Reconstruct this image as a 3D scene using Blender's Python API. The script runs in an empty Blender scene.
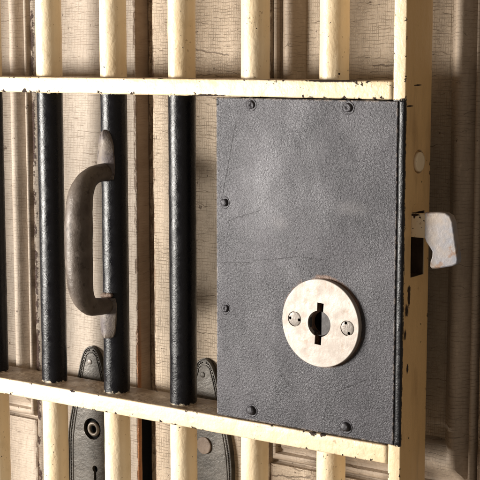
import bpy, bmesh, math, random
from mathutils import Vector, noise, Matrix

C = bpy.context.scene.collection
random.seed(7)
MM = 0.001

# ------------------------------------------------------------------ node helpers
class Mat:
    def __init__(self, name):
        self.m = bpy.data.materials.new(name)
        self.m.use_nodes = True
        self.nt = self.m.node_tree
        self.b = self.nt.nodes['Principled BSDF']
        self.tc = self.nt.nodes.new('ShaderNodeTexCoord')
        self.P = self.tc.outputs['Object']
        self._xyz = None
    def put(self, sock, v):
        if isinstance(v, bpy.types.NodeSocket):
            self.nt.links.new(v, sock)
        else:
            if hasattr(sock.default_value, '__len__') and not hasattr(v, '__len__'):
                v = (v, v, v) if len(sock.default_value) == 3 else (v, v, v, 1)
            if hasattr(v, '__len__') and len(sock.default_value) == 4 and len(v) == 3:
                v = (*v, 1)
            sock.default_value = v
    def axis(self, i):
        if self._xyz is None:
            n = self.nt.nodes.new('ShaderNodeSeparateXYZ')
            self.put(n.inputs[0], self.P)
            self._xyz = n
        return self._xyz.outputs[i]
    def scaled(self, s, off=(0, 0, 0), vec=None):
        n = self.nt.nodes.new('ShaderNodeMapping')
        self.put(n.inputs['Vector'], vec or self.P)
        self.put(n.inputs['Scale'], s if hasattr(s, '__len__') else (s, s, s))
        self.put(n.inputs['Location'], off)
        return n.outputs[0]
    def noise(self, s, detail=4, rough=.55, off=(0, 0, 0), dist=0, vec=None):
        n = self.nt.nodes.new('ShaderNodeTexNoise')
        self.put(n.inputs['Vector'], self.scaled(s, off, vec))
        n.inputs['Scale'].default_value = 1
        n.inputs['Detail'].default_value = detail
        n.inputs['Roughness'].default_value = rough
        n.inputs['Distortion'].default_value = dist
        return n.outputs['Fac']
    def voro(self, s, feature='DISTANCE_TO_EDGE', rand=1., off=(0, 0, 0), vec=None, out='Distance'):
        n = self.nt.nodes.new('ShaderNodeTexVoronoi')
        n.feature = feature
        self.put(n.inputs['Vector'], self.scaled(s, off, vec))
        n.inputs['Scale'].default_value = 1
        n.inputs['Randomness'].default_value = rand
        return n.outputs[out]
    def warp(self, s, amt):
        n = self.nt.nodes.new('ShaderNodeTexNoise')
        self.put(n.inputs['Vector'], self.scaled(s))
        n.inputs['Scale'].default_value = 1
        n.inputs['Detail'].default_value = 3
        a = self.nt.nodes.new('ShaderNodeVectorMath'); a.operation = 'SUBTRACT'
        self.put(a.inputs[0], n.outputs['Color']); a.inputs[1].default_value = (.5, .5, .5)
        c = self.nt.nodes.new('ShaderNodeVectorMath'); c.operation = 'MULTIPLY'
        self.put(c.inputs[0], a.outputs[0]); c.inputs[1].default_value = (amt, amt, amt)
        d = self.nt.nodes.new('ShaderNodeVectorMath'); d.operation = 'ADD'
        self.put(d.inputs[0], self.P); self.put(d.inputs[1], c.outputs[0])
        return d.outputs[0]
    def math(self, op, a, b=0., c=None):
        n = self.nt.nodes.new('ShaderNodeMath'); n.operation = op
        self.put(n.inputs[0], a); self.put(n.inputs[1], b)
        if c is not None: self.put(n.inputs[2], c)
        return n.outputs[0]
    def step(self, v, a, b, lo=0., hi=1.):
        n = self.nt.nodes.new('ShaderNodeMapRange')
        n.interpolation_type = 'SMOOTHSTEP'
        self.put(n.inputs[0], v)
        n.inputs[1].default_value = a; n.inputs[2].default_value = b
        n.inputs[3].default_value = lo; n.inputs[4].default_value = hi
        return n.outputs[0]
    def mix(self, f, a, b, mode='MIX'):
        n = self.nt.nodes.new('ShaderNodeMix'); n.data_type = 'RGBA'; n.blend_type = mode
        self.put(n.inputs[0], f); self.put(n.inputs[6], a); self.put(n.inputs[7], b)
        return n.outputs[2]
    def mixf(self, f, a, b):
        n = self.nt.nodes.new('ShaderNodeMix'); n.data_type = 'FLOAT'
        self.put(n.inputs[0], f); self.put(n.inputs[2], a); self.put(n.inputs[3], b)
        return n.outputs[0]
    def mul(self, a, b): return self.math('MULTIPLY', a, b)
    def add(self, a, b): return self.math('ADD', a, b)
    def mx(self, a, b): return self.math('MAXIMUM', a, b)
    def inv(self, a): return self.math('SUBTRACT', 1., a)
    def bump(self, h, dist, normal=None, strength=1.):
        n = self.nt.nodes.new('ShaderNodeBump')
        n.inputs['Strength'].default_value = strength
        n.inputs['Distance'].default_value = dist
        self.put(n.inputs['Height'], h)
        if normal is not None: self.put(n.inputs['Normal'], normal)
        return n.outputs[0]
    def edge(self):
        """1 on the arrises of a forged bar or board (a vertex attribute of its mesh)."""
        n = self.nt.nodes.new('ShaderNodeAttribute'); n.attribute_name = 'edge'
        return n.outputs['Fac']
    def lines(self, ax, freq, wob, wfreq, a, b, mfreq, lo, hi, off=0.):
        """hairline cracks at a pitch of 1/freq across an axis, wandering and broken"""
        t = self.add(self.add(self.mul(self.axis(ax), freq), self.mul(self.noise(wfreq, 3, .55, off=(off, 1, off)), wob)), 50.)
        f = self.math('ABSOLUTE', self.math('SUBTRACT', self.math('FRACT', t), .5))
        return self.mul(self.step(f, b, a, 1, 0) if a < b else self.step(f, b, a), self.step(self.noise(mfreq, 3, .6, off=(1, off, 3)), lo, hi))
    def ellipse(self, i, j, ci, cj, ri, rj, soft=.35, wob=None):
        """mask of an ellipse in the plane of object axes i, j (metres)."""
        u = self.math('DIVIDE', self.math('SUBTRACT', self.axis(i), ci), ri)
        v = self.math('DIVIDE', self.math('SUBTRACT', self.axis(j), cj), rj)
        r = self.math('SQRT', self.add(self.mul(u, u), self.mul(v, v)))
        if wob is not None: r = self.add(r, wob)
        return self.step(r, 1 - soft, 1 + soft, 1, 0)
    def scratch(self, x0, z0, x1, z1, w, wob):
        """thin line between two points of the XZ plane (metres)."""
        L = math.hypot(x1-x0, z1-z0); dx, dz = (x1-x0)/L, (z1-z0)/L
        px = self.math('SUBTRACT', self.axis(0), x0); pz = self.math('SUBTRACT', self.axis(2), z0)
        t = self.add(self.mul(px, dx), self.mul(pz, dz))
        s = self.add(self.math('SUBTRACT', self.mul(px, dz), self.mul(pz, dx)), wob)
        m = self.step(self.math('ABSOLUTE', s), w*.3, w, 1, 0)
        return self.mul(m, self.mul(self.step(t, 0, .002), self.step(t, L-.004, L, 1, 0)))
    def done(self, color=None, rough=None, metal=None, normal=None, spec=None):
        if color is not None: self.put(self.b.inputs['Base Color'], color)
        if rough is not None: self.put(self.b.inputs['Roughness'], rough)
        if metal is not None: self.put(self.b.inputs['Metallic'], metal)
        if normal is not None: self.put(self.b.inputs['Normal'], normal)
        if spec is not None: self.put(self.b.inputs['Specular IOR Level'], spec)
        return self.m

# ------------------------------------------------------------------ materials
CREAM = (.83, .695, .495)
def cream_color(M):
    n1 = M.noise(9, 3); n2 = M.noise(70, 4, .6)
    c = M.mix(M.step(n1, .35, .7), CREAM, (.80, .625, .395))
    c = M.mix(M.mul(M.step(n2, .52, .75), .35), c, (.62, .47, .27))
    return c
def chips(M, gain=.2, thr=.66, seed=0):
    e = M.mul(M.edge(), M.step(M.noise(17, 3, .6, off=(seed, 8, 2)), .36, .62, .30, 1.12))
    n = M.noise(170, 5, .62, off=(seed, 3.1, 7.7)); big = M.noise(38, 3, .5, off=(2, seed, 1))
    v = M.add(M.add(n, M.mul(e, gain)), M.mul(M.math('SUBTRACT', big, .5), .42))
    return M.step(v, thr, thr+.025)
def rust(M):
    return M.mix(M.noise(420, 4), (.006, .004, .003), (.042, .018, .010))

def mat_cream(name='cream_paint', bar=False, top_dirt=False):
    M = Mat(name)
    col = cream_color(M)
    ch = chips(M, thr=.725 if bar else .725, seed=4 if bar else 0)
    if top_dirt:   # dust and grime lying on the upward faces
        wob = M.mul(M.math('SUBTRACT', M.noise(260, 5, .7), .5), 2.2)
        ch = M.mx(ch, M.mx(M.ellipse(0, 2, .2045, -.0152, .020, .0019, .2, wob), M.ellipse(0, 2, .33, -.0004, .024, .0010, .2, wob)))
        g = M.nt.nodes.new('ShaderNodeNewGeometry'); s = M.nt.nodes.new('ShaderNodeSeparateXYZ')
        M.put(s.inputs[0], g.outputs['True Normal'])
        up = M.step(s.outputs[2], .55, .9)
        dirt = M.mix(M.noise(240, 5, .7), (.20, .125, .075), (.40, .29, .19))
        col = M.mix(M.mul(up, M.step(M.noise(120, 4, .6), .2, .5, .55, .97)), col, dirt)
    ch = M.mx(ch, M.step(M.add(M.noise(520, 3, .6, off=(7, 3, 9)), M.mul(M.math('SUBTRACT', M.noise(50, 2, .5, off=(4, 9, 2)), .5), .5)), .745, .765))
    ring = M.step(M.noise(230, 4, .6, off=(9, 9, 9)), .66, .70)
    col = M.mix(M.mul(ring, .55), col, (.33, .2, .1))
    col = M.mix(ch, col, rust(M))
    lump = M.add(M.noise((110, 110, 55) if bar else 95, 3, .5), M.mul(M.noise(420, 2), .14))
    h = M.math('SUBTRACT', lump, M.mul(ch, .5))
    nm = M.bump(h, .0011)
    return M.done(col, M.mixf(ch, M.step(M.noise(60, 3), .3, .7, .36, .52), .85), 0, nm)

def mat_stile():
    M = Mat('stile_paint')
    col = cream_color(M)
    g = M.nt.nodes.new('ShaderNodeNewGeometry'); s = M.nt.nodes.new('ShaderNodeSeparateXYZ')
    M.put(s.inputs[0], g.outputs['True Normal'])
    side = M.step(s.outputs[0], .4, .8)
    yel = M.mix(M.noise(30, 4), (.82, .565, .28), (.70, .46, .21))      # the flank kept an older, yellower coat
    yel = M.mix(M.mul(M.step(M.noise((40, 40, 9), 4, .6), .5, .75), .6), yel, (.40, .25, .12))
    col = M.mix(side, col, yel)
    # black paint over the front between the rails, ragged where it laps the flank
    wob = M.mul(M.math('SUBTRACT', M.noise((300, 300, 90), 5, .7), .5), .009)
    y = M.add(M.axis(1), wob); zz = M.add(M.axis(2), M.mul(wob, .6))
    blk = M.mul(M.step(y, -.0219, -.0211, 1, 0), M.mul(M.step(zz, -.0155, -.0145, 1, 0), M.step(zz, -.3005, -.2990)))
    ch = chips(M, thr=.725, seed=2)
    w = M.mul(M.math('SUBTRACT', M.noise(300, 4, .7), .5), 1.6)
    for (cy, cz, ry, rz) in ((-.012, -.176, .0022, .008), (-.016, -.187, .003, .005), (-.018, -.207, .0017, .004),
                             (-.0130, -.236, .0016, .004), (-.002, -.0035, .006, .0006), (-.016, -.020, .0055, .0007),
                             (-.0125, -.170, .0028, .003)):
        ch = M.mx(ch, M.ellipse(1, 2, cy, cz, ry, rz, .25, w))
    blkc = M.mix(M.step(M.noise(500, 3), .6, .75), (.016, .016, .02), (.30, .29, .33))
    col = M.mix(blk, col, blkc)
    slot = M.mul(M.step(M.axis(0), .3986, .3992, 1, 0), M.mul(M.step(M.axis(2), -.1610, -.1606), M.step(M.axis(2), -.1066, -.1062, 1, 0)))
    slot = M.mul(slot, M.mul(M.step(M.axis(1), -.0108, -.0104), M.step(M.axis(1), .0140, .0144, 1, 0)))      # iron inside the latch slot, darkened to paint in its shade
    col = M.mix(slot, col, M.mix(M.noise(150), (.03, .02, .014), (.13, .085, .055)))
    col = M.mix(ch, col, M.mix(blk, rust(M), (.62, .5, .33)))
    lump = M.add(M.noise((90, 90, 40), 3, .5), M.mul(M.noise(500, 2), .2))
    h = M.add(M.math('SUBTRACT', lump, M.mul(ch, .5)), M.mul(blk, .35))
    return M.done(col, M.mixf(blk, .42, .45), 0, M.bump(h, .001))

def mat_black_bar():
    M = Mat('black_bar_paint')
    n = M.noise(420, 4, .65)
    col = M.mix(n, (.0025, .0025, .0035), (.010, .010, .013))
    # the cream coat of the rail runs up the foot of the bar, flaked
    w = M.mul(M.math('SUBTRACT', M.noise(190, 5, .7), .5), .013)
    foot = M.step(M.add(M.axis(2), w), -.3012, -.3000, 1, 0)
    head = M.step(M.add(M.axis(2), w), -.0155, -.0145)
    col = M.mix(M.mx(foot, head), col, (.70, .60, .45))
    fl = M.step(M.noise(330, 5, .7, off=(5, 2, 8)), .72, .745)
    col = M.mix(M.mul(fl, .8), col, M.mix(M.noise(90), (.20, .12, .08), (.33, .31, .33)))
    h = M.add(M.add(M.mul(n, .6), M.mul(M.noise(1100, 3, .6), .4)), M.mul(M.noise(90, 2), .5))
    return M.done(col, M.step(M.noise(140, 4), .3, .7, .20, .40), 0, M.bump(h, .00038), spec=.34)

def mat_plate():
    M = Mat('black_lock_plate_paint')
    w1 = M.mul(M.math('SUBTRACT', M.noise(120, 4, .6), .5), .004)
    grain = M.noise(560, 3, .6, dist=.6)
    fine = M.noise(1300, 2, .6)
    zone = M.step(M.noise((22, 22, 15), 5, .62, off=(1.3, 0, .4)), .42, .58)        # rubbed smoother in patches
    smooth = M.mx(M.ellipse(0, 2, .262, -.10, .045, .10, .6, M.mul(M.noise(40, 3), .8)), M.mul(M.inv(zone), .5))
    base = M.mix(M.step(M.noise((34, 34, 24), 5, .62), .32, .68), (.013, .0118, .0142), (.034, .0305, .036))
    base = M.mix(M.mul(smooth, .25), base, (.080, .070, .077))
    sc = M.scratch(.239, -.034, .2315, -.066, .0011, w1)
    for a in ((.2315, -.066, .2235, -.104), (.227, -.1245, .2655, -.1110), (.223, -.1610, .255, -.1585), (.255, -.157, .304, -.1490),
              (.305, -.1495, .333, -.150), (.34, -.262, .372, -.246), (.284, -.2535, .30, -.266)):
        sc = M.mx(sc, M.mul(M.scratch(*a, .0010, w1), .8))
    base = M.mix(M.mul(sc, .55), base, (.012, .010, .010))
    pale = M.mx(M.ellipse(0, 2, .283, -.121, .012, .0075, .9, M.mul(M.noise(150, 5, .7), 1.1)),
                M.ellipse(0, 2, .352, -.104, .02, .008, .9, M.mul(M.noise(150, 5, .7), 1.2)))
    base = M.mix(M.mul(pale, .28), base, (.30, .28, .28))
    fleck = M.step(M.noise(260, 5, .7, off=(3, 1, 2)), .72, .74)
    base = M.mix(M.mul(fleck, .6), base, (.16, .12, .10))
    # rust bleeding out round the key disc, and the bare nick at the top left corner
    ru = M.mul(M.ellipse(0, 2, .3260, -.2022, .0396, .0398, .03, M.mul(M.math('SUBTRACT', M.noise(140, 5, .7), .45), .10)),
               M.step(M.noise(60, 3, .5, off=(4, 4, 4)), .36, .5))
    base = M.mix(M.mul(ru, .85), base, M.mix(M.noise(250), (.10, .05, .028), (.27, .155, .095)))
    M.b.inputs['Specular Tint'].default_value = (.95, .95, 1, 1)
    nick = M.ellipse(0, 2, .2178, -.0195, .0018, .0023, .3)
    de = M.math('MINIMUM', M.math('MINIMUM', M.math('SUBTRACT', M.axis(0), .2165), M.math('SUBTRACT', .3952, M.axis(0))), M.math('MINIMUM', M.math('SUBTRACT', M.axis(2), -.2990), M.math('SUBTRACT', -.0152, M.axis(2))))
    e = M.mul(M.step(de, .0002, .0022, 1, 0), M.step(M.noise(240, 4, .6), .50, .56))
    base = M.mix(M.mul(e, .6), base, (.30, .25, .22))
    base = M.mix(nick, base, (.004, .004, .004))
    amp = M.mixf(smooth, 1.05, .50)
    h = M.add(M.mul(M.add(M.mul(grain, .9), M.mul(fine, .45)), amp), M.mul(M.noise(26, 2), .22))
    h = M.math('SUBTRACT', h, M.add(M.mul(sc, .25), M.mul(nick, 1.)))
    return M.done(base, M.step(M.noise((26, 26, 18), 5, .62, off=(7, 2, 4)), .3, .7, .42, .51), 0, M.bump(h, .00062), spec=.55)

def mat_metal(name, c1, c2, c3, rough=.45, metal=.5, dirt=.6, s=1., bump=.0004):
    M = Mat(name)
    c = M.mix(M.step(M.noise(45*s, 4, .6), .35, .65), c1, c2)
    c = M.mix(M.mul(M.step(M.noise(120*s, 5, .65, off=(3, 7, 1)), .56, .68), dirt), c, c3)
    h = M.add(M.noise(300*s, 4, .6), M.mul(M.noise(60*s, 2), .8))
    return M.done(c, M.step(M.noise(90, 3), .3, .7, rough-.08, rough+.1), metal, M.bump(h, bump))

def mat_wood(name, base1, base2, crack, fh, fv, wob, strength, vstr, web=0., edge_wear=0., orange=False, depth=.0007, cracks=()):
    """aged paint crazed by fine hairlines along and across the boards"""
    M = Mat(name)
    hl = M.lines(2, fh, wob, (42, 42, 70), .36, .49, (130, 130, 300), .30, .60)
    hl2 = M.lines(2, fh*.41, wob*1.3, (30, 30, 55), .455, .495, (48, 48, 190), .48, .66, 5.)
    vl = M.lines(0, fv, wob, (70, 70, 42), .36, .49, (300, 300, 130), .32, .62, 9.)
    patch = M.step(M.noise((22, 22, 15), 4, .6, off=(5, 5, 5)), .30, .62, .35, 1.)
    hl = M.mul(hl, patch); vl = M.mul(vl, patch)
    ck = M.mx(M.mx(M.mul(hl, strength), M.mul(hl2, min(1, strength*1.35))), M.mul(vl, vstr))
    if web:
        P = M.warp(170, .006)
        d = M.voro((230, 180, 300), 'DISTANCE_TO_EDGE', .95, vec=P)
        ck = M.mx(ck, M.mul(M.mul(M.step(d, .015, .09, 1, 0), M.step(M.noise(34, 4, .65, off=(3, 8, 1)), .42, .66)), web))
    w0 = M.mul(M.math('SUBTRACT', M.noise(90, 4, .6), .5), .006)
    for c in cracks: ck = M.mx(ck, M.scratch(*c, .0009, w0))
    t = M.noise(13, 5, .6); fine = M.noise((120, 120, 420), 4, .65)
    col = M.mix(M.step(t, .32, .68), base1, base2)
    grime = M.step(M.noise((34, 34, 7), 5, .65, off=(2, 7, 3)), .46, .72)
    col = M.mix(M.mul(grime, .55), col, [c*.58 for c in base2])
    col = M.mix(M.mul(M.step(fine, .45, .75), .35), col, [c*.72 for c in base2])
    col = M.mix(M.mul(M.step(M.noise((230, 230, 120), 3, .6, off=(6, 6, 1)), .55, .72), .35), col, [min(.8, c*1.2) for c in base1])
    col = M.mix(M.mul(ck, .8), col, crack)
    spots = M.step(M.noise(110, 5, .65, off=(1, 5, 2)), .685, .71)
    col = M.mix(M.mul(spots, .75), col, (.09, .055, .035))
    h = M.math('SUBTRACT', M.add(M.mul(fine, .45), M.mul(M.noise(60, 3), .6)), M.add(M.mul(ck, .6), M.mul(spots, .4)))
    if edge_wear:
        e = M.edge()
        wear = M.mul(M.step(e, .25, .6), M.step(M.noise((150, 150, 60), 4, .6), .46, .55))
        col = M.mix(M.mul(wear, edge_wear), col, (.12, .06, .032))
        h = M.math('SUBTRACT', h, M.mul(wear, .8))
    if orange:   # brown edge of the leaf, darkened to paint in shade on right-facing faces
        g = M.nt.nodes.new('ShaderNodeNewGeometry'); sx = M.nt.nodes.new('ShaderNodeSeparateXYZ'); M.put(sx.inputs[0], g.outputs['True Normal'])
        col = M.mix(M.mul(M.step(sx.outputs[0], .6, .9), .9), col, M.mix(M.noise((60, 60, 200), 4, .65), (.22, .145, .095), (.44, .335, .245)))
        # bare wood along the meeting edge
        w = M.mul(M.math('SUBTRACT', M.noise((60, 60, 22), 5, .7), .5), .008)
        o = M.mul(M.step(M.add(M.axis(0), w), .0690, .0706), M.step(M.add(M.axis(2), M.mul(w, 8)), -.30, -.20, 1, 0))
        o = M.mul(o, M.step(M.axis(1), .050, .047, 0, 1))
        col = M.mix(M.mul(o, .9), col, M.mix(M.step(M.noise((110, 110, 18), 5, .65), .3, .7), (.46, .20, .075), (.20, .075, .028)))
        # paint lost in flakes beside the moulding
        w2 = M.mul(M.math('SUBTRACT', M.noise(200, 5, .7), .5), .012)
        f = M.mul(M.mul(M.step(M.add(M.axis(0), w2), -.0660, -.0645, 0, 1), M.step(M.add(M.axis(0), w2), -.0615, -.0598, 1, 0)),
                  M.step(M.noise((75, 75, 55), 4, .6, off=(2, 2, 2)), .46, .51))
        col = M.mix(f, col, M.mix(M.noise(200), (.028, .014, .01), (.085, .038, .022)))
        h = M.math('SUBTRACT', h, M.mul(f, 1.2))
    return M.done(col, .62, 0, M.bump(h, depth), spec=.35)

CR = mat_cream('cream_rail_paint', top_dirt=True)
CB = mat_cream('cream_bar_paint', bar=True)
ST = mat_stile()
BB = mat_black_bar()
PL = mat_plate()
DISC = mat_metal('worn_nickel', (.52, .46, .415), (.43, .375, .33), (.36, .26, .185), .5, .2, .55, 1., .00016)
SCREW = mat_metal('dull_nickel', (.25, .22, .195), (.20, .175, .155), (.09, .065, .05), .45, .3, .8, 1.5, .00025)
PLUG = mat_metal('steel_plug', (.085, .08, .078), (.065, .06, .06), (.03, .025, .022), .55, .2, .6, 1., .0002)
HOOK = mat_metal('bare_steel_hook', (.305, .250, .205), (.195, .20, .23), (.20, .11, .06), .45, .2, .8, .7, .00018)
IRON = mat_metal('brown_forged_iron', (.088, .067, .053), (.150, .120, .099), (.036, .024, .017), .50, .12, .75)
PADM = mat_metal('worn_pad_metal', (.115, .094, .094), (.20, .165, .135), (.035, .022, .016), .58, .08, .85, 1.6)
RUST = mat_metal('rusty_weld', (.09, .055, .04), (.17, .12, .09), (.22, .05, .02), .7, .1, .7, 2)
BRASS = mat_metal('dark_escutcheon_metal', (.060, .054, .047), (.095, .085, .074), (.03, .024, .019), .48, .45, .6)
RING = mat_metal('worn_bronze', (.15, .125, .10), (.20, .17, .14), (.07, .05, .035), .5, .4)
WOODPLUG = mat_metal('rusty_spindle_end', (.16, .115, .085), (.21, .16, .125), (.08, .05, .034), .7, .0, .6, 2)
VOID = Mat('black_iron_and_hole_shade').done((.003, .003, .003), .9, 0, spec=.1)  # black iron; the same black fills the lock holes in place of shade
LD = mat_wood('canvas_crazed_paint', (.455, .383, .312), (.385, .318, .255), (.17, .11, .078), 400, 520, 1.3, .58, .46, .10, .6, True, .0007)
LDm = mat_wood('moulding_paint', (.45, .375, .303), (.38, .31, .245), (.14, .09, .062), 330, 300, 1.9, .40, .2, .1, .5)
RD = mat_wood('crazed_tan_paint', (.49, .392, .292), (.40, .315, .228), (.11, .072, .046), 330, 480, 2.0, .66, .46, .28, .6, False, .0009,
              ((.129, .0272, .178, .0205), (.322, .0118, .366, .0116), (.222, -.374, .27, -.369), (.35, .005, .345, .06), (.226, .09, .231, .02), (.118, -.12, .113, -.20)))
RDm = mat_wood('brown_moulding_paint', (.43, .345, .265), (.35, .275, .205), (.075, .048, .032), 300, 260, 2.2, .50, .2, .15, .4)

# ------------------------------------------------------------------ mesh helpers
def link(name, bm, mats, parent=None, smooth=True, recalc=True):
    if recalc: bmesh.ops.recalc_face_normals(bm, faces=bm.faces)
    me = bpy.data.meshes.new(name); bm.to_mesh(me); bm.free()
    for m in (mats if isinstance(mats, (list, tuple)) else [mats]): me.materials.append(m)
    if smooth:
        for p in me.polygons: p.use_smooth = True
    o = bpy.data.objects.new(name, me); C.objects.link(o)
    if parent: o.parent = parent
    return o
def sharp(o, deg=32):
    """smooth shading with hard creases, stored on the mesh"""
    me = o.data; bm = bmesh.new(); bm.from_mesh(me)
    for e in bm.edges:
        if len(e.link_faces) == 2 and e.calc_face_angle(0) > math.radians(deg): e.smooth = False
    bm.to_mesh(me); bm.free()
    return o
def mark_edges(bm, vs, a0, a1, b0, b1, sec):
    lay = bm.verts.layers.float['edge']
    ev = [max(0., 1-max(min(p-a0, a1-p), min(q-b0, b1-q))/.004) for p, q in sec]
    for r in vs:
        for v, e in zip(r, ev): v[lay] = e
def jitter(bm, amp, freq, seed=0.):
    bm.normal_update()
    off = Vector((seed*3.7, seed*1.3, seed*5.1))
    mv = [(v, v.normal * amp * (noise.noise(v.co*freq+off) + .4*noise.noise(v.co*freq*3.1+off))) for v in bm.verts]
    for v, d in mv: v.co += d
def apply_mods(o):
    dg = bpy.context.evaluated_depsgraph_get(); dg.update()
    me = bpy.data.meshes.new_from_object(o.evaluated_get(dg))
    old = o.data; o.modifiers.clear(); o.data = me
    me.name = o.name
    return o
def cut(o, bms):
    cs = []
    for bm in bms:
        c = link('cutter', bm, VOID, smooth=False); cs.append(c)
        m = o.modifiers.new('cut', 'BOOLEAN'); m.operation = 'DIFFERENCE'; m.solver = 'EXACT'; m.object = c
    apply_mods(o)
    for c in cs: bpy.data.objects.remove(c, do_unlink=True)
    return o
def bevel(o, w, seg=3, ang=35):
    m = o.modifiers.new('bevel', 'BEVEL'); m.width = w; m.segments = seg; m.limit_method = 'ANGLE'; m.angle_limit = math.radians(ang)
    return apply_mods(o)
def box(bm, x0, x1, y0, y1, z0, z1):
    r = bmesh.ops.create_cube(bm, size=1)
    for v in r['verts']:
        v.co = Vector(((x0+x1)/2+v.co.x*(x1-x0), (y0+y1)/2+v.co.y*(y1-y0), (z0+z1)/2+v.co.z*(z1-z0)))
    return r['verts']
def boxbm(*a):
    bm = bmesh.new(); box(bm, *a); return bm
def loft(bm, rings, cap=True, mat=None):
    if 'edge' not in bm.verts.layers.float: bm.verts.layers.float.new('edge')
    vs = [[bm.verts.new(p) for p in r] for r in rings]
    n = len(vs[0])
    for i in range(len(vs)-1):
        for j in range(n):
            f = bm.faces.new((vs[i][j], vs[i][(j+1) % n], vs[i+1][(j+1) % n], vs[i+1][j]))
    if cap:
        bm.faces.new(vs[0][::-1]); bm.faces.new(vs[-1])
    return vs
def rounded_section(a0, a1, b0, b1, r, step, seg=3):
    """closed outline of a rounded rectangle, sides split about every step"""
    pts = []
    cs = ((a1-r, b1-r, 0), (a0+r, b1-r, 90), (a0+r, b0+r, 180), (a1-r, b0+r, 270))
    for k, (ca, cb, st) in enumerate(cs):
        for i in range(seg+1):
            t = math.radians(st+90*i/seg); pts.append((ca+r*math.cos(t), cb+r*math.sin(t)))
        na, nb, ns = cs[(k+1) % 4]; t = math.radians(ns)
        e = (na+r*math.cos(t), nb+r*math.sin(t)); s = pts[-1]
        n = max(1, int(math.hypot(e[0]-s[0], e[1]-s[1])/step))
        L = math.hypot(e[0]-s[0], e[1]-s[1]); ts = [i/n for i in range(1, n)]
        if L > .014: ts = sorted(set([t for t in ts if .0036/L < t < 1-.0036/L]+[.003/L, 1-.003/L]))
        for t in ts: pts.append((s[0]+(e[0]-s[0])*t, s[1]+(e[1]-s[1])*t))
    return pts
def forged(axis, lo, hi, a, b, r, step, amp, freq, seed):
    """flat forged bar along x or z with a lightly uneven surface"""
    bm = bmesh.new(); sec = rounded_section(*a, *b, r, step)
    n = int((hi-lo)/step); rings = []
    for i in range(n+1):
        t = lo+(hi-lo)*i/n
        rings.append([Vector((t, p, q)) if axis == 'x' else Vector((p, q, t)) for p, q in sec])
    mark_edges(bm, loft(bm, rings), *a, *b, sec); jitter(bm, amp, freq, seed)
    return bm
def tube(path, radii, seg=28, flat=None):
    bm = bmesh.new(); rings = []
    for i, p in enumerate(path):
        d = (path[min(i+1, len(path)-1)]-path[max(i-1, 0)]).normalized()
        side = Vector((1, 0, 0)); up = d.cross(side).normalized()
        r = radii[i]
        rings.append([p+side*math.cos(2*math.pi*j/seg)*r*(flat or 1)+up*math.sin(2*math.pi*j/seg)*r for j in range(seg)])
    loft(bm, rings); return bm
def spline(pts, n):
    """Catmull-Rom through tuples"""
    out = []
    P = [pts[0]]+list(pts)+[pts[-1]]
    for i in range(1, len(P)-2):
        for k in range(n):
            t = k/n; out.append(tuple(.5*((2*b)+(c-a)*t+(2*a-5*b+4*c-d)*t*t+(3*b-a-3*c+d)*t**3) for a, b, c, d in zip(P[i-1], P[i], P[i+1], P[i+2])))
    out.append(pts[-1]); return out
def disc_y(cx, cz, y0, y1, r, seg=64, dome=0., round_=0.):
    """a round plate whose face looks along -y (y0 in front of y1); dome swells its face"""
    bm = bmesh.new(); rings = []
    def ring(rr, y): return [Vector((cx+rr*math.cos(2*math.pi*j/seg), y, cz+rr*math.sin(2*math.pi*j/seg))) for j in range(seg)]
    rings.append(ring(r, y1)); rings.append(ring(r, y0+round_))
    if dome:
        for k in range(1, 6):
            t = k/6*math.pi/2; rings.append(ring(r*math.cos(t), y0+round_-dome*math.sin(t)))
    elif round_:
        for k in range(1, 4):
            t = k/3*math.pi/2; rings.append(ring(r-round_*(1-math.cos(t)), y0+round_*(1-math.sin(t))))
    loft(bm, rings); return bm
def root(name, label, cat, loc=(0, 0, 0)):
    o = bpy.data.objects.new(name, None); C.objects.link(o)
    o.empty_display_size = .05
    o['label'] = label; o['category'] = cat; o['kind'] = 'thing'
    return o

# ------------------------------------------------------------------ the gate
P_, R_, DR = .080, .0126, .02305
ZB0, ZB1 = -.317, -.301       # lower rail
ZT0, ZT1 = -.0149, 0.         # upper rail
XS0, XS1 = .3880, .3998       # stile
GX0, GZ0, GZ1 = -.265, -.52, .20
gate = root('jail_gate', 'old cream and black iron cell gate with round bars standing before the wooden doors', 'gate')

link('rail', forged('x', GX0, XS0-.0001, (-DR, DR), (ZT0, ZT1), .0014, .004, .00022, 60, 1), CR, gate)
link('rail', forged('x', GX0, XS0-.0001, (-DR, DR), (ZB0, ZB1), .0014, .004, .00028, 55, 2), CR, gate)

def bar(x, z0, z1, seed):
    bm = bmesh.new(); seg = 44; n = int((z1-z0)/.005); rings = []
    for i in range(n+1):
        z = z0+(z1-z0)*i/n
        rings.append([Vector((x+R_*math.cos(2*math.pi*j/seg), R_*math.sin(2*math.pi*j/seg), z)) for j in range(seg)])
    loft(bm, rings); jitter(bm, .00025, 75, seed)
    for f in bm.faces:
        zc = f.calc_center_median().z
        f.material_index = 1 if (ZB1-.008 < zc < ZT0+.008) else 0
    return link('bar', bm, [CB, BB], gate)
for k in range(-3, 3): bar(P_*k, GZ0, GZ1, k+10)
for k in (3, 4):                                   # these two stop at the lock case
    bar(P_*k, -.016, GZ1, k+20); bar(P_*k, GZ0, -.2995, k+30)

st = link('stile', forged('z', GZ0, GZ1, (XS0, XS1), (-DR, DR), .0013, .0035, .00018, 50, 3), ST, gate)
cut(st, [boxbm(.386, .43, -.0102, .0138, -.1605, -.1068)])

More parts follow.
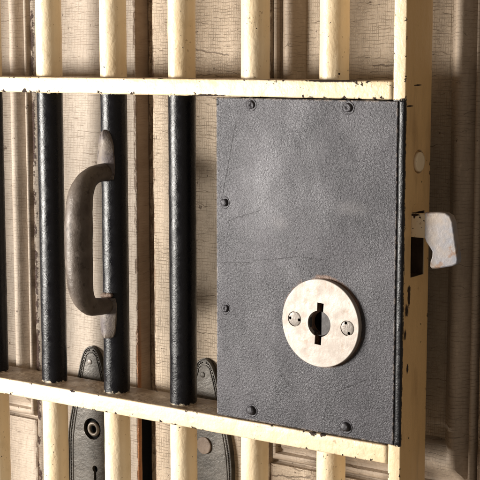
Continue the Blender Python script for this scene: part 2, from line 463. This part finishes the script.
# round plugs in the flank of the stile
def disc_x(y, z, r, seg=40):
    bm = bmesh.new(); loft(bm, [[Vector((x, y+r*math.cos(2*math.pi*j/seg), z+r*math.sin(2*math.pi*j/seg))) for j in range(seg)] for x in (XS1-.0030, XS1+.004)])
    return bm
def plug_x(y, z, r, h, name, mat):
    cut(st, [disc_x(y-(.0007 if mat is CB else 0), z+(.0003 if mat is CB else 0), r+(.0019 if mat is CB else .0006))])
    bm = bmesh.new(); seg = 40; rings = []
    for rr, x in ((r, XS1-.003), (r, XS1+h*.5), (r*.93, XS1+h*.9), (r*.75, XS1+h), (r*.3, XS1+h*1.05)):
        rings.append([Vector((x, y+rr*math.cos(2*math.pi*j/seg), z+rr*math.sin(2*math.pi*j/seg))) for j in range(seg)])
    loft(bm, rings); jitter(bm, .00025, 160, r*100)
    return link(name, bm, mat, st)
plug_x(.0022, -.066, .0080, .0016, 'plug', CB)
sharp(st, 50)

# lock case between the rails, its plate on the front
case = link('lock_case', boxbm(.222, XS0-.0004, -.0201, .0215, -.2990, -.0162), VOID, gate, smooth=False)
def keyhole(y0, y1, r, w, h):
    a = disc_y(.3258, -.2035, y0, y1, r, 48); b = boxbm(-w/2, w/2, y0-.0001, y1+.0001, -h, h)
    bmesh.ops.rotate(b, verts=b.verts, cent=(0, 0, 0), matrix=Matrix.Rotation(math.radians(4), 3, 'Y'))
    bmesh.ops.translate(b, verts=b.verts, vec=(.3258, 0, -.2035))
    return [a, b]
cut(case, keyhole(-.04, .0, .0085, .0072, .0205))
bm = boxbm(.2165, .3952, -.0270, -.0232, -.2990, -.0152)
plate = link('lock_plate', bm, PL, gate)
bevel(plate, .0010, 3)
cut(plate, keyhole(-.04, -.0170, .0095, .0066, .0200))
for p in plate.data.polygons: p.use_smooth = True
sharp(plate, 12)

dz = -.2030; dx = .3265
deep = boxbm(.3258-.0075, .3258+.0075, -.0306, -.02, -.2035-.0225, -.2035+.0225)
disc = link('keyhole_disc', disc_y(dx, dz, -.0318, -.0268, .0377, 96, 0, .0007), DISC, plate)
cut(disc, keyhole(-.04, -.02, .0112, .0064, .0180) + [deep] + [disc_y(.3014, -.2018, -.04, -.0306, .0066, 40), disc_y(.3532, -.2042, -.04, -.0306, .0066, 40)])
sharp(disc, 12)
pg = link('key_plug', disc_y(.3258, -.2035, -.0300, -.0230, .0106, 48, 0, .0006), PLUG, plate)
cut(pg, [boxbm(.3160, .3272, -.04, -.02, -.2135, -.1930)]); sharp(pg, 12)
for (x, z, a) in ((.3014, -.2018, 175), (.3532, -.2042, 110)):
    s = link('spanner_screw', disc_y(x, z, -.0318, -.0300, .0060, 40, .0004, .0003), SCREW, plate)
    ca, sa = math.cos(math.radians(a)), math.sin(math.radians(a))
    cut(s, [disc_y(x+.0045*ca*g, z+.0045*sa*g, -.04, -.0306, .00135, 16) for g in (1, -1)]); sharp(s, 40)

# painted-over rivets of the plate
def rivet(x, z, r, hgt, pit, seed):
    rng = random.Random(seed); bm = bmesh.new(); seg = 36; rings = []
    prof = [(r*1.75, .0003), (r*1.5, -.00025), (r*1.32, -.0003), (r*1.16, .0001), (r*1.02, .0001), (r*1.0, -hgt*.35), (r*.9, -hgt*.72), (r*.65, -hgt*.95), (r*.3, -hgt*1.03), (r*.08, -hgt*1.04)]
    ph = rng.random()*6
    for rr, y in prof:
        rings.append([Vector((x+rr*math.cos(t)*(1+.05*math.sin(2*t+ph)), -.0270+y, z+rr*math.sin(t)*(1+.05*math.cos(3*t+ph)))) for t in [2*math.pi*j/seg for j in range(seg)]])
    loft(bm, rings)
    if pit:
        px, pz = pit
        for v in bm.verts:
            d = math.hypot(v.co.x-x-px, v.co.z-z-pz)
            if d < r*.5: v.co.y += .0014*(1-d/(r*.5))**.5
    jitter(bm, .00018, 400, seed)
    return link('rivet', bm, PL, plate)
for i, (x, z, r, h, pit) in enumerate(((.2532, -.0210, .0036, .0016, (.0008, -.0006)), (.3490, -.0216, .0038, .0018, (-.0006, .0004)), (.2256, -.1068, .0034, .0022, None),
                                     (.2262, -.2010, .0034, .0020, (.0004, .0004)), (.2540, -.2897, .0040, .0028, None), (.3497, -.2900, .0041, .0030, None))):
    rivet(x, z, r, h, pit, i+3)
plate.location = (-.0016, .0028, -.0006)
link('edge_strip', forged('z', -.2998, -.0138, (.3950, .4001), (-.0250, -.0220), .0013, .0035, .00022, 130, 9), BB, gate)

# spring latch hook out of the slot
def prism(pts, y0, y1):
    bm = bmesh.new()
    a = [bm.verts.new((x*MM, y0, z*MM)) for x, z in pts]; b = [bm.verts.new((x*MM, y1, z*MM)) for x, z in pts]
    bm.faces.new(a[::-1]); bm.faces.new(b); n = len(pts)
    for i in range(n): bm.faces.new((a[i], a[(i+1) % n], b[(i+1) % n], b[i]))
    return bm
bm = prism([(411.5, -105.8), (423, -104.8), (430, -105.0), (434.2, -107.2), (436.6, -112), (439.2, -127), (441.8, -142), (441.2, -145.6), (437, -147.8), (424, -150.8), (418.6, -151.4), (417.2, -149.6),
            (417.4, -145.5), (418.9, -141), (419.0, -137.4), (416.4, -133.6), (413.0, -129.6), (411.6, -126)], -.0102, -.0020)
hook = link('latch_hook', bm, HOOK, gate)
bevel(hook, .0012, 3, 50); sharp(hook, 12)
sh = link('shank', boxbm(.3880, .4124, -.0099, -.0026, -.1268, -.1074), CB, hook); bevel(sh, .0006, 2); sharp(sh, 12)

# forged pull handle on the second bar in view
path = spline([(-10, -88.6, 8.6), (-20, -88.4, 8.4), (-31, -90.2, 8.8), (-41.5, -96, 10.4), (-48.6, -106, 12), (-51.6, -119, 12.9), (-52.6, -135, 13.3), (-53, -155, 13.3), (-52.8, -175, 13.0),
               (-51.2, -192, 12.2), (-46.5, -204.5, 10.6), (-37, -212.4, 9.0), (-25, -214.8, 8.2), (-10, -215.2, 8.2)], 6)
bm = tube([Vector((.080, y*MM, z*MM)) for y, z, r in path], [r*MM for y, z, r in path], 32, .96)
jitter(bm, .0005, 70, 5)
handle = link('pull_handle', bm, IRON, gate)
def pad(prof, h, seed):
    bm = bmesh.new(); rings = []
    for z, w in prof:
        k = min(1, w/4.)*h
        rings.append([Vector(((80-.6+a*w*1.22)*MM, -(10.5+b*k+(1-abs(a))*1.9)*MM, z*MM)) for a, b in ((-1, 0), (-1, .45), (-.72, .72), (-.3, .9), (.05, 1.0), (.5, .85), (.85, .6), (1, .4), (1, 0))])
    loft(bm, rings); jitter(bm, .0005, 140, seed)
    return sharp(link('mounting_pad', bm, PADM, handle), 42)
pad([(-48.5, 1.8), (-50, 3.6), (-53, 5.0), (-58, 6.2), (-64, 7.0), (-70, 7.5), (-76, 7.9), (-82, 8.2), (-90, 8.0), (-95, 6.5)], 4.6, 1)
pad([(-208, 7.0), (-214, 8.4), (-222, 8.4), (-229, 8.0), (-236, 7.3), (-242, 6.4), (-245.5, 5.4), (-247, 3.6)], 4.6, 2)
for (x, y, z, r) in ((77.2, -13.0, -206.0, 3.0), (82.3, -12.8, -205.4, 2.8)):
    bm = bmesh.new(); bmesh.ops.create_icosphere(bm, subdivisions=3, radius=r*MM)
    for v in bm.verts: v.co = Vector((v.co.x*1.7, v.co.y*.8, v.co.z*.9))+Vector((x, y, z))*MM
    jitter(bm, .0011, 330, x); link('weld_bead', bm, RUST, handle)

# ------------------------------------------------------------------ the doors
def slab(name, a, mat, parent, r=.0018, seed=0):
    """board with eased, slightly uneven arrises"""
    x0, x1, y0, y1, z0, z1 = a
    bm = bmesh.new(); sec = rounded_section(x0, x1, y0, y1, r, .02, 2); n = max(2, int((z1-z0)/.012)); rings = []
    for i in range(n+1):
        z = z0+(z1-z0)*i/n; rings.append([Vector((p, q, z)) for p, q in sec])
    mark_edges(bm, loft(bm, rings), x0, x1, y0, y1, sec); jitter(bm, .0005, 45, seed)
    return sharp(link(name, bm, mat, parent), 60)
# (distance in from the edge of the frame, height towards the viewer), mm
PROF = [(0, -5.5), (.8, -8.0), (2.4, -8.0), (3.2, -.8), (4.6, 1.4), (6.0, 1.8), (7.4, 1.0), (8.0, -4.6), (9.2, -5.2), (11.5, -3.2), (14.5, .2), (16.5, 3.0),
        (18.5, 5.0), (21, 5.8), (23.5, 5.2), (26, 3.0), (28.5, -.8), (31, -4.0), (32.5, -5.4), (33.2, -8.9), (34.6, -9.4), (35.6, -8.0)]
def moulding(x0, x1, z0, z1, yf, mat, parent, kb=1.5):
    bm = bmesh.new(); rings = []
    N = 40
    for o, h in PROF:
        o *= MM; y = yf-h*MM
        c = [(x0+o, z0+o*kb), (x1-o, z0+o*kb), (x1-o, z1-o), (x0+o, z1-o)]
        r = []
        for i in range(4):
            (ax, az), (bx, bz) = c[i], c[(i+1) % 4]
            for k in range(N): r.append(Vector((ax+(bx-ax)*k/N, y, az+(bz-az)*k/N)))
        rings.append(r)
    vs = loft(bm, rings, cap=False)
    jitter(bm, .0003, 60, x0)
    return sharp(link('moulding', bm, mat, parent), 50)
DZ0, DZ1 = -.60, .36
def door(sign, xe, yf, stile_w, m_face, m_mould, label):
    """xe: meeting edge, sign: direction from the meeting edge into the door"""
    d = root('wooden_door', label, 'door')
    def xr(a, b):
        a, b = xe+sign*a, xe+sign*b
        return (a, b) if a < b else (b, a)
    pw = .212                                     # opening between the two stiles
    th = .032
    slab('stile', (*xr(0, stile_w), yf, yf+th, DZ0, DZ1), m_face, d, .0016, 1)
    slab('stile', (*xr(stile_w+pw, stile_w*1.9+pw), yf, yf+th, DZ0, DZ1), m_face, d, .0016, 2)
    a, b = xr(stile_w, stile_w+pw)
    zb, zt = -.362, .27
    slab('bottom_rail', (a+.0006, b-.0006, yf+.0006, yf+th, DZ0, zb), m_face, d, .0016, 3)
    slab('top_rail', (a+.0006, b-.0006, yf+.0006, yf+th, zt, DZ1), m_face, d, .0016, 4)
    link('panel', boxbm(a+.001, b-.001, yf+.0082, yf+.026, zb+.001, zt-.001), m_face, d, smooth=False)
    moulding(a, b, zb, zt, yf, m_mould, d)
    return d
LY, RY, LX, RX = .044, .052, .0715, .0855
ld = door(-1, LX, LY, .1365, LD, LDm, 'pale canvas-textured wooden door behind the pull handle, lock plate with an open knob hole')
rd = door(1, RX, RY, .1365, RD, RDm, 'darker tan crackled wooden door behind the black lock box, knob hole plugged')
slab('rebate', (LX+.0006, RX-.0004, RY+.011, RY+.031, DZ0, DZ1), RD, rd, .001, 6)
link('lock_faceplate', boxbm(LX-.001, LX+.0005, LY+.005, LY+.024, -.50, -.322), VOID, ld, smooth=False)

def half_width(h):
    pts = ((0, 0), (1, 3.5), (3, 6.8), (7, 10), (14, 13), (26, 16.5), (42, 20.5), (60, 25), (78, 29.5), (90, 31.8), (104, 33), (400, 33))
    for (a, wa), (b, wb) in zip(pts, pts[1:]):
        if h <= b: return wa+(wb-wa)*(h-a)/(b-a)
    return 33
def escutcheon(cx, ztop, yf, parent, plugged):
    y0, y1 = yf-.0042, yf+.0006
    hs = [0, .4, 1, 2, 3, 5, 7, 10, 14, 20, 26, 34, 42, 52, 60, 70, 78, 90, 104, 130, 170, 215]
    out = [(half_width(h), ztop-h*MM) for h in hs]
    pts = [(cx+w*MM, z) for w, z in out]+[(cx-w*MM, z) for w, z in out[:0:-1]]
    bm = bmesh.new()
    a = [bm.verts.new((x, y0, z)) for x, z in pts]; b = [bm.verts.new((x, y1, z)) for x, z in pts]
    bm.faces.new(a); bm.faces.new(b[::-1]); n = len(pts)
    for i in range(n): bm.faces.new((a[i], a[(i+1) % n], b[(i+1) % n], b[i]))
    pl = link('lock_plate', bm, BRASS, parent, smooth=False)
    kz = ztop-.0863; hz = ztop-.128
    cut(pl, [disc_y(cx, kz, yf-.01, yf+.004, .0078 if plugged else .0112, 40), disc_y(cx+.003, hz, yf-.01, yf+.004, .0035, 24), boxbm(cx+.0014, cx+.0046, yf-.01, yf+.004, hz-.018, hz)])
    link('cavity_shade', boxbm(cx-.012, cx+.012, yf-.0004, yf+.0012, hz-.024, kz+.012), VOID, pl, smooth=False)  # black block behind the holes, painted dark in place of their shade
    def rim(inset, r, name, beads=False):
        line = []
        for sgn in (-1, 1):
            seq = []
            for k in range(2, 131):
                h = k*1.6 if k > 8 else k*k*.2
                seq.append((max(0.15, half_width(h)*(33-inset)/33-(inset*.25 if h > 5 else 0))*sgn, h+inset*1.2))
            line.append(seq)
        full = line[0][::-1]+line[1]
        bm = bmesh.new()
        if beads:
            acc = 0; prev = full[0]
            for p in full:
                acc += math.hypot(p[0]-prev[0], p[1]-prev[1]); prev = p
                if acc >= 1.45:
                    acc = 0
                    bmesh.ops.create_icosphere(bm, subdivisions=2, radius=r, matrix=Matrix.Translation((cx+p[0]*MM, y0-.0004, ztop-p[1]*MM)))
        else:
            rings = []
            for i, p in enumerate(full):
                q0, q1 = full[max(i-1, 0)], full[min(i+1, len(full)-1)]
                t = Vector((q1[0]-q0[0], 0, -(q1[1]-q0[1]))).normalized(); nrm = Vector((-t.z, 0, t.x)); c = Vector((cx+p[0]*MM, y0, ztop-p[1]*MM))
                rings.append([c+nrm*r*math.cos(2*math.pi*j/10)+Vector((0, 1, 0))*r*math.sin(2*math.pi*j/10) for j in range(10)])
            loft(bm, rings)
        link(name, bm, BRASS, pl)
    rim(.9, .0010, 'rim'); rim(3.0, .00078, 'bead_border', True); rim(5.2, .0007, 'rim')
    s = link('screw', disc_y(cx-.002, ztop-.0165, y0-.0004, y0+.001, .0029, 24, .0009, .0003), SCREW if not plugged else BRASS, pl)
    cut(s, [boxbm(cx-.006, cx+.002, y0-.003, y0-.0006, ztop-.0170, ztop-.0160)]); sharp(s, 40)
    if plugged:
        bm = disc_y(cx, kz, y0-.0022, y0+.002, .0083, 32, .0006, .0006); jitter(bm, .0005, 220, 4)
        link('spindle_plug', bm, WOODPLUG, pl)
    else:
        bm = bmesh.new(); rings = []; seg = 36
        for k in range(17):
            t = 2*math.pi*k/16
            rings.append([Vector((cx+.0016+(.0058+.0020*math.cos(t))*math.cos(2*math.pi*j/seg), y0+.0004-.0016*math.sin(t), kz+(.0058+.0020*math.cos(t))*math.sin(2*math.pi*j/seg))) for j in range(seg)])
        loft(bm, rings, cap=False); link('knob_ring', bm, RING, pl)
    return pl
escutcheon(.0140, -.2716, LY, ld, False)
escutcheon(.1495, -.2690, RY, rd, True)

# ------------------------------------------------------------------ light
L = bpy.data.lights.new('key_lamp', 'AREA'); L.shape = 'RECTANGLE'; L.size = .72; L.size_y = .34; L.energy = 70; L.color = (1., .955, .885)
lo = bpy.data.objects.new('key_lamp', L); C.objects.link(lo)
tgt = Vector((.20, 0, -.17)); az = math.radians(46); el = math.radians(-1); dist = 1.7      # a window-like source low on the left
lo.location = tgt+dist*Vector((-math.sin(az)*math.cos(el), -math.cos(az)*math.cos(el), math.sin(el)))
lo.rotation_euler = (tgt-lo.location).to_track_quat('-Z', 'Y').to_euler()
w = bpy.data.worlds.new('World'); bpy.context.scene.world = w; w.use_nodes = True
bg = w.node_tree.nodes['Background']; bg.inputs[0].default_value = (1., .84, .68, 1); bg.inputs[1].default_value = .20

# ------------------------------------------------------------------ camera
cam = bpy.data.cameras.new('camera'); co = bpy.data.objects.new('camera', cam); C.objects.link(co)
co.location = (.92356, -1.02758, .02058)
co.rotation_euler = (math.radians(90-7.511), 0, math.radians(34.255))
cam.sensor_width = 36; cam.lens = 1401.5/480*36; cam.clip_start = .01; cam.clip_end = 100
S = bpy.context.scene; S.camera = co
S.view_settings.view_transform = 'Standard'; S.view_settings.look = 'None'; S.view_settings.exposure = 0; S.view_settings.gamma = 1
S.cycles.use_denoising = True; S.cycles.max_bounces = 8; S.cycles.diffuse_bounces = 4; S.cycles.glossy_bounces = 3
S.cycles.use_adaptive_sampling = True; S.cycles.adaptive_threshold = .02
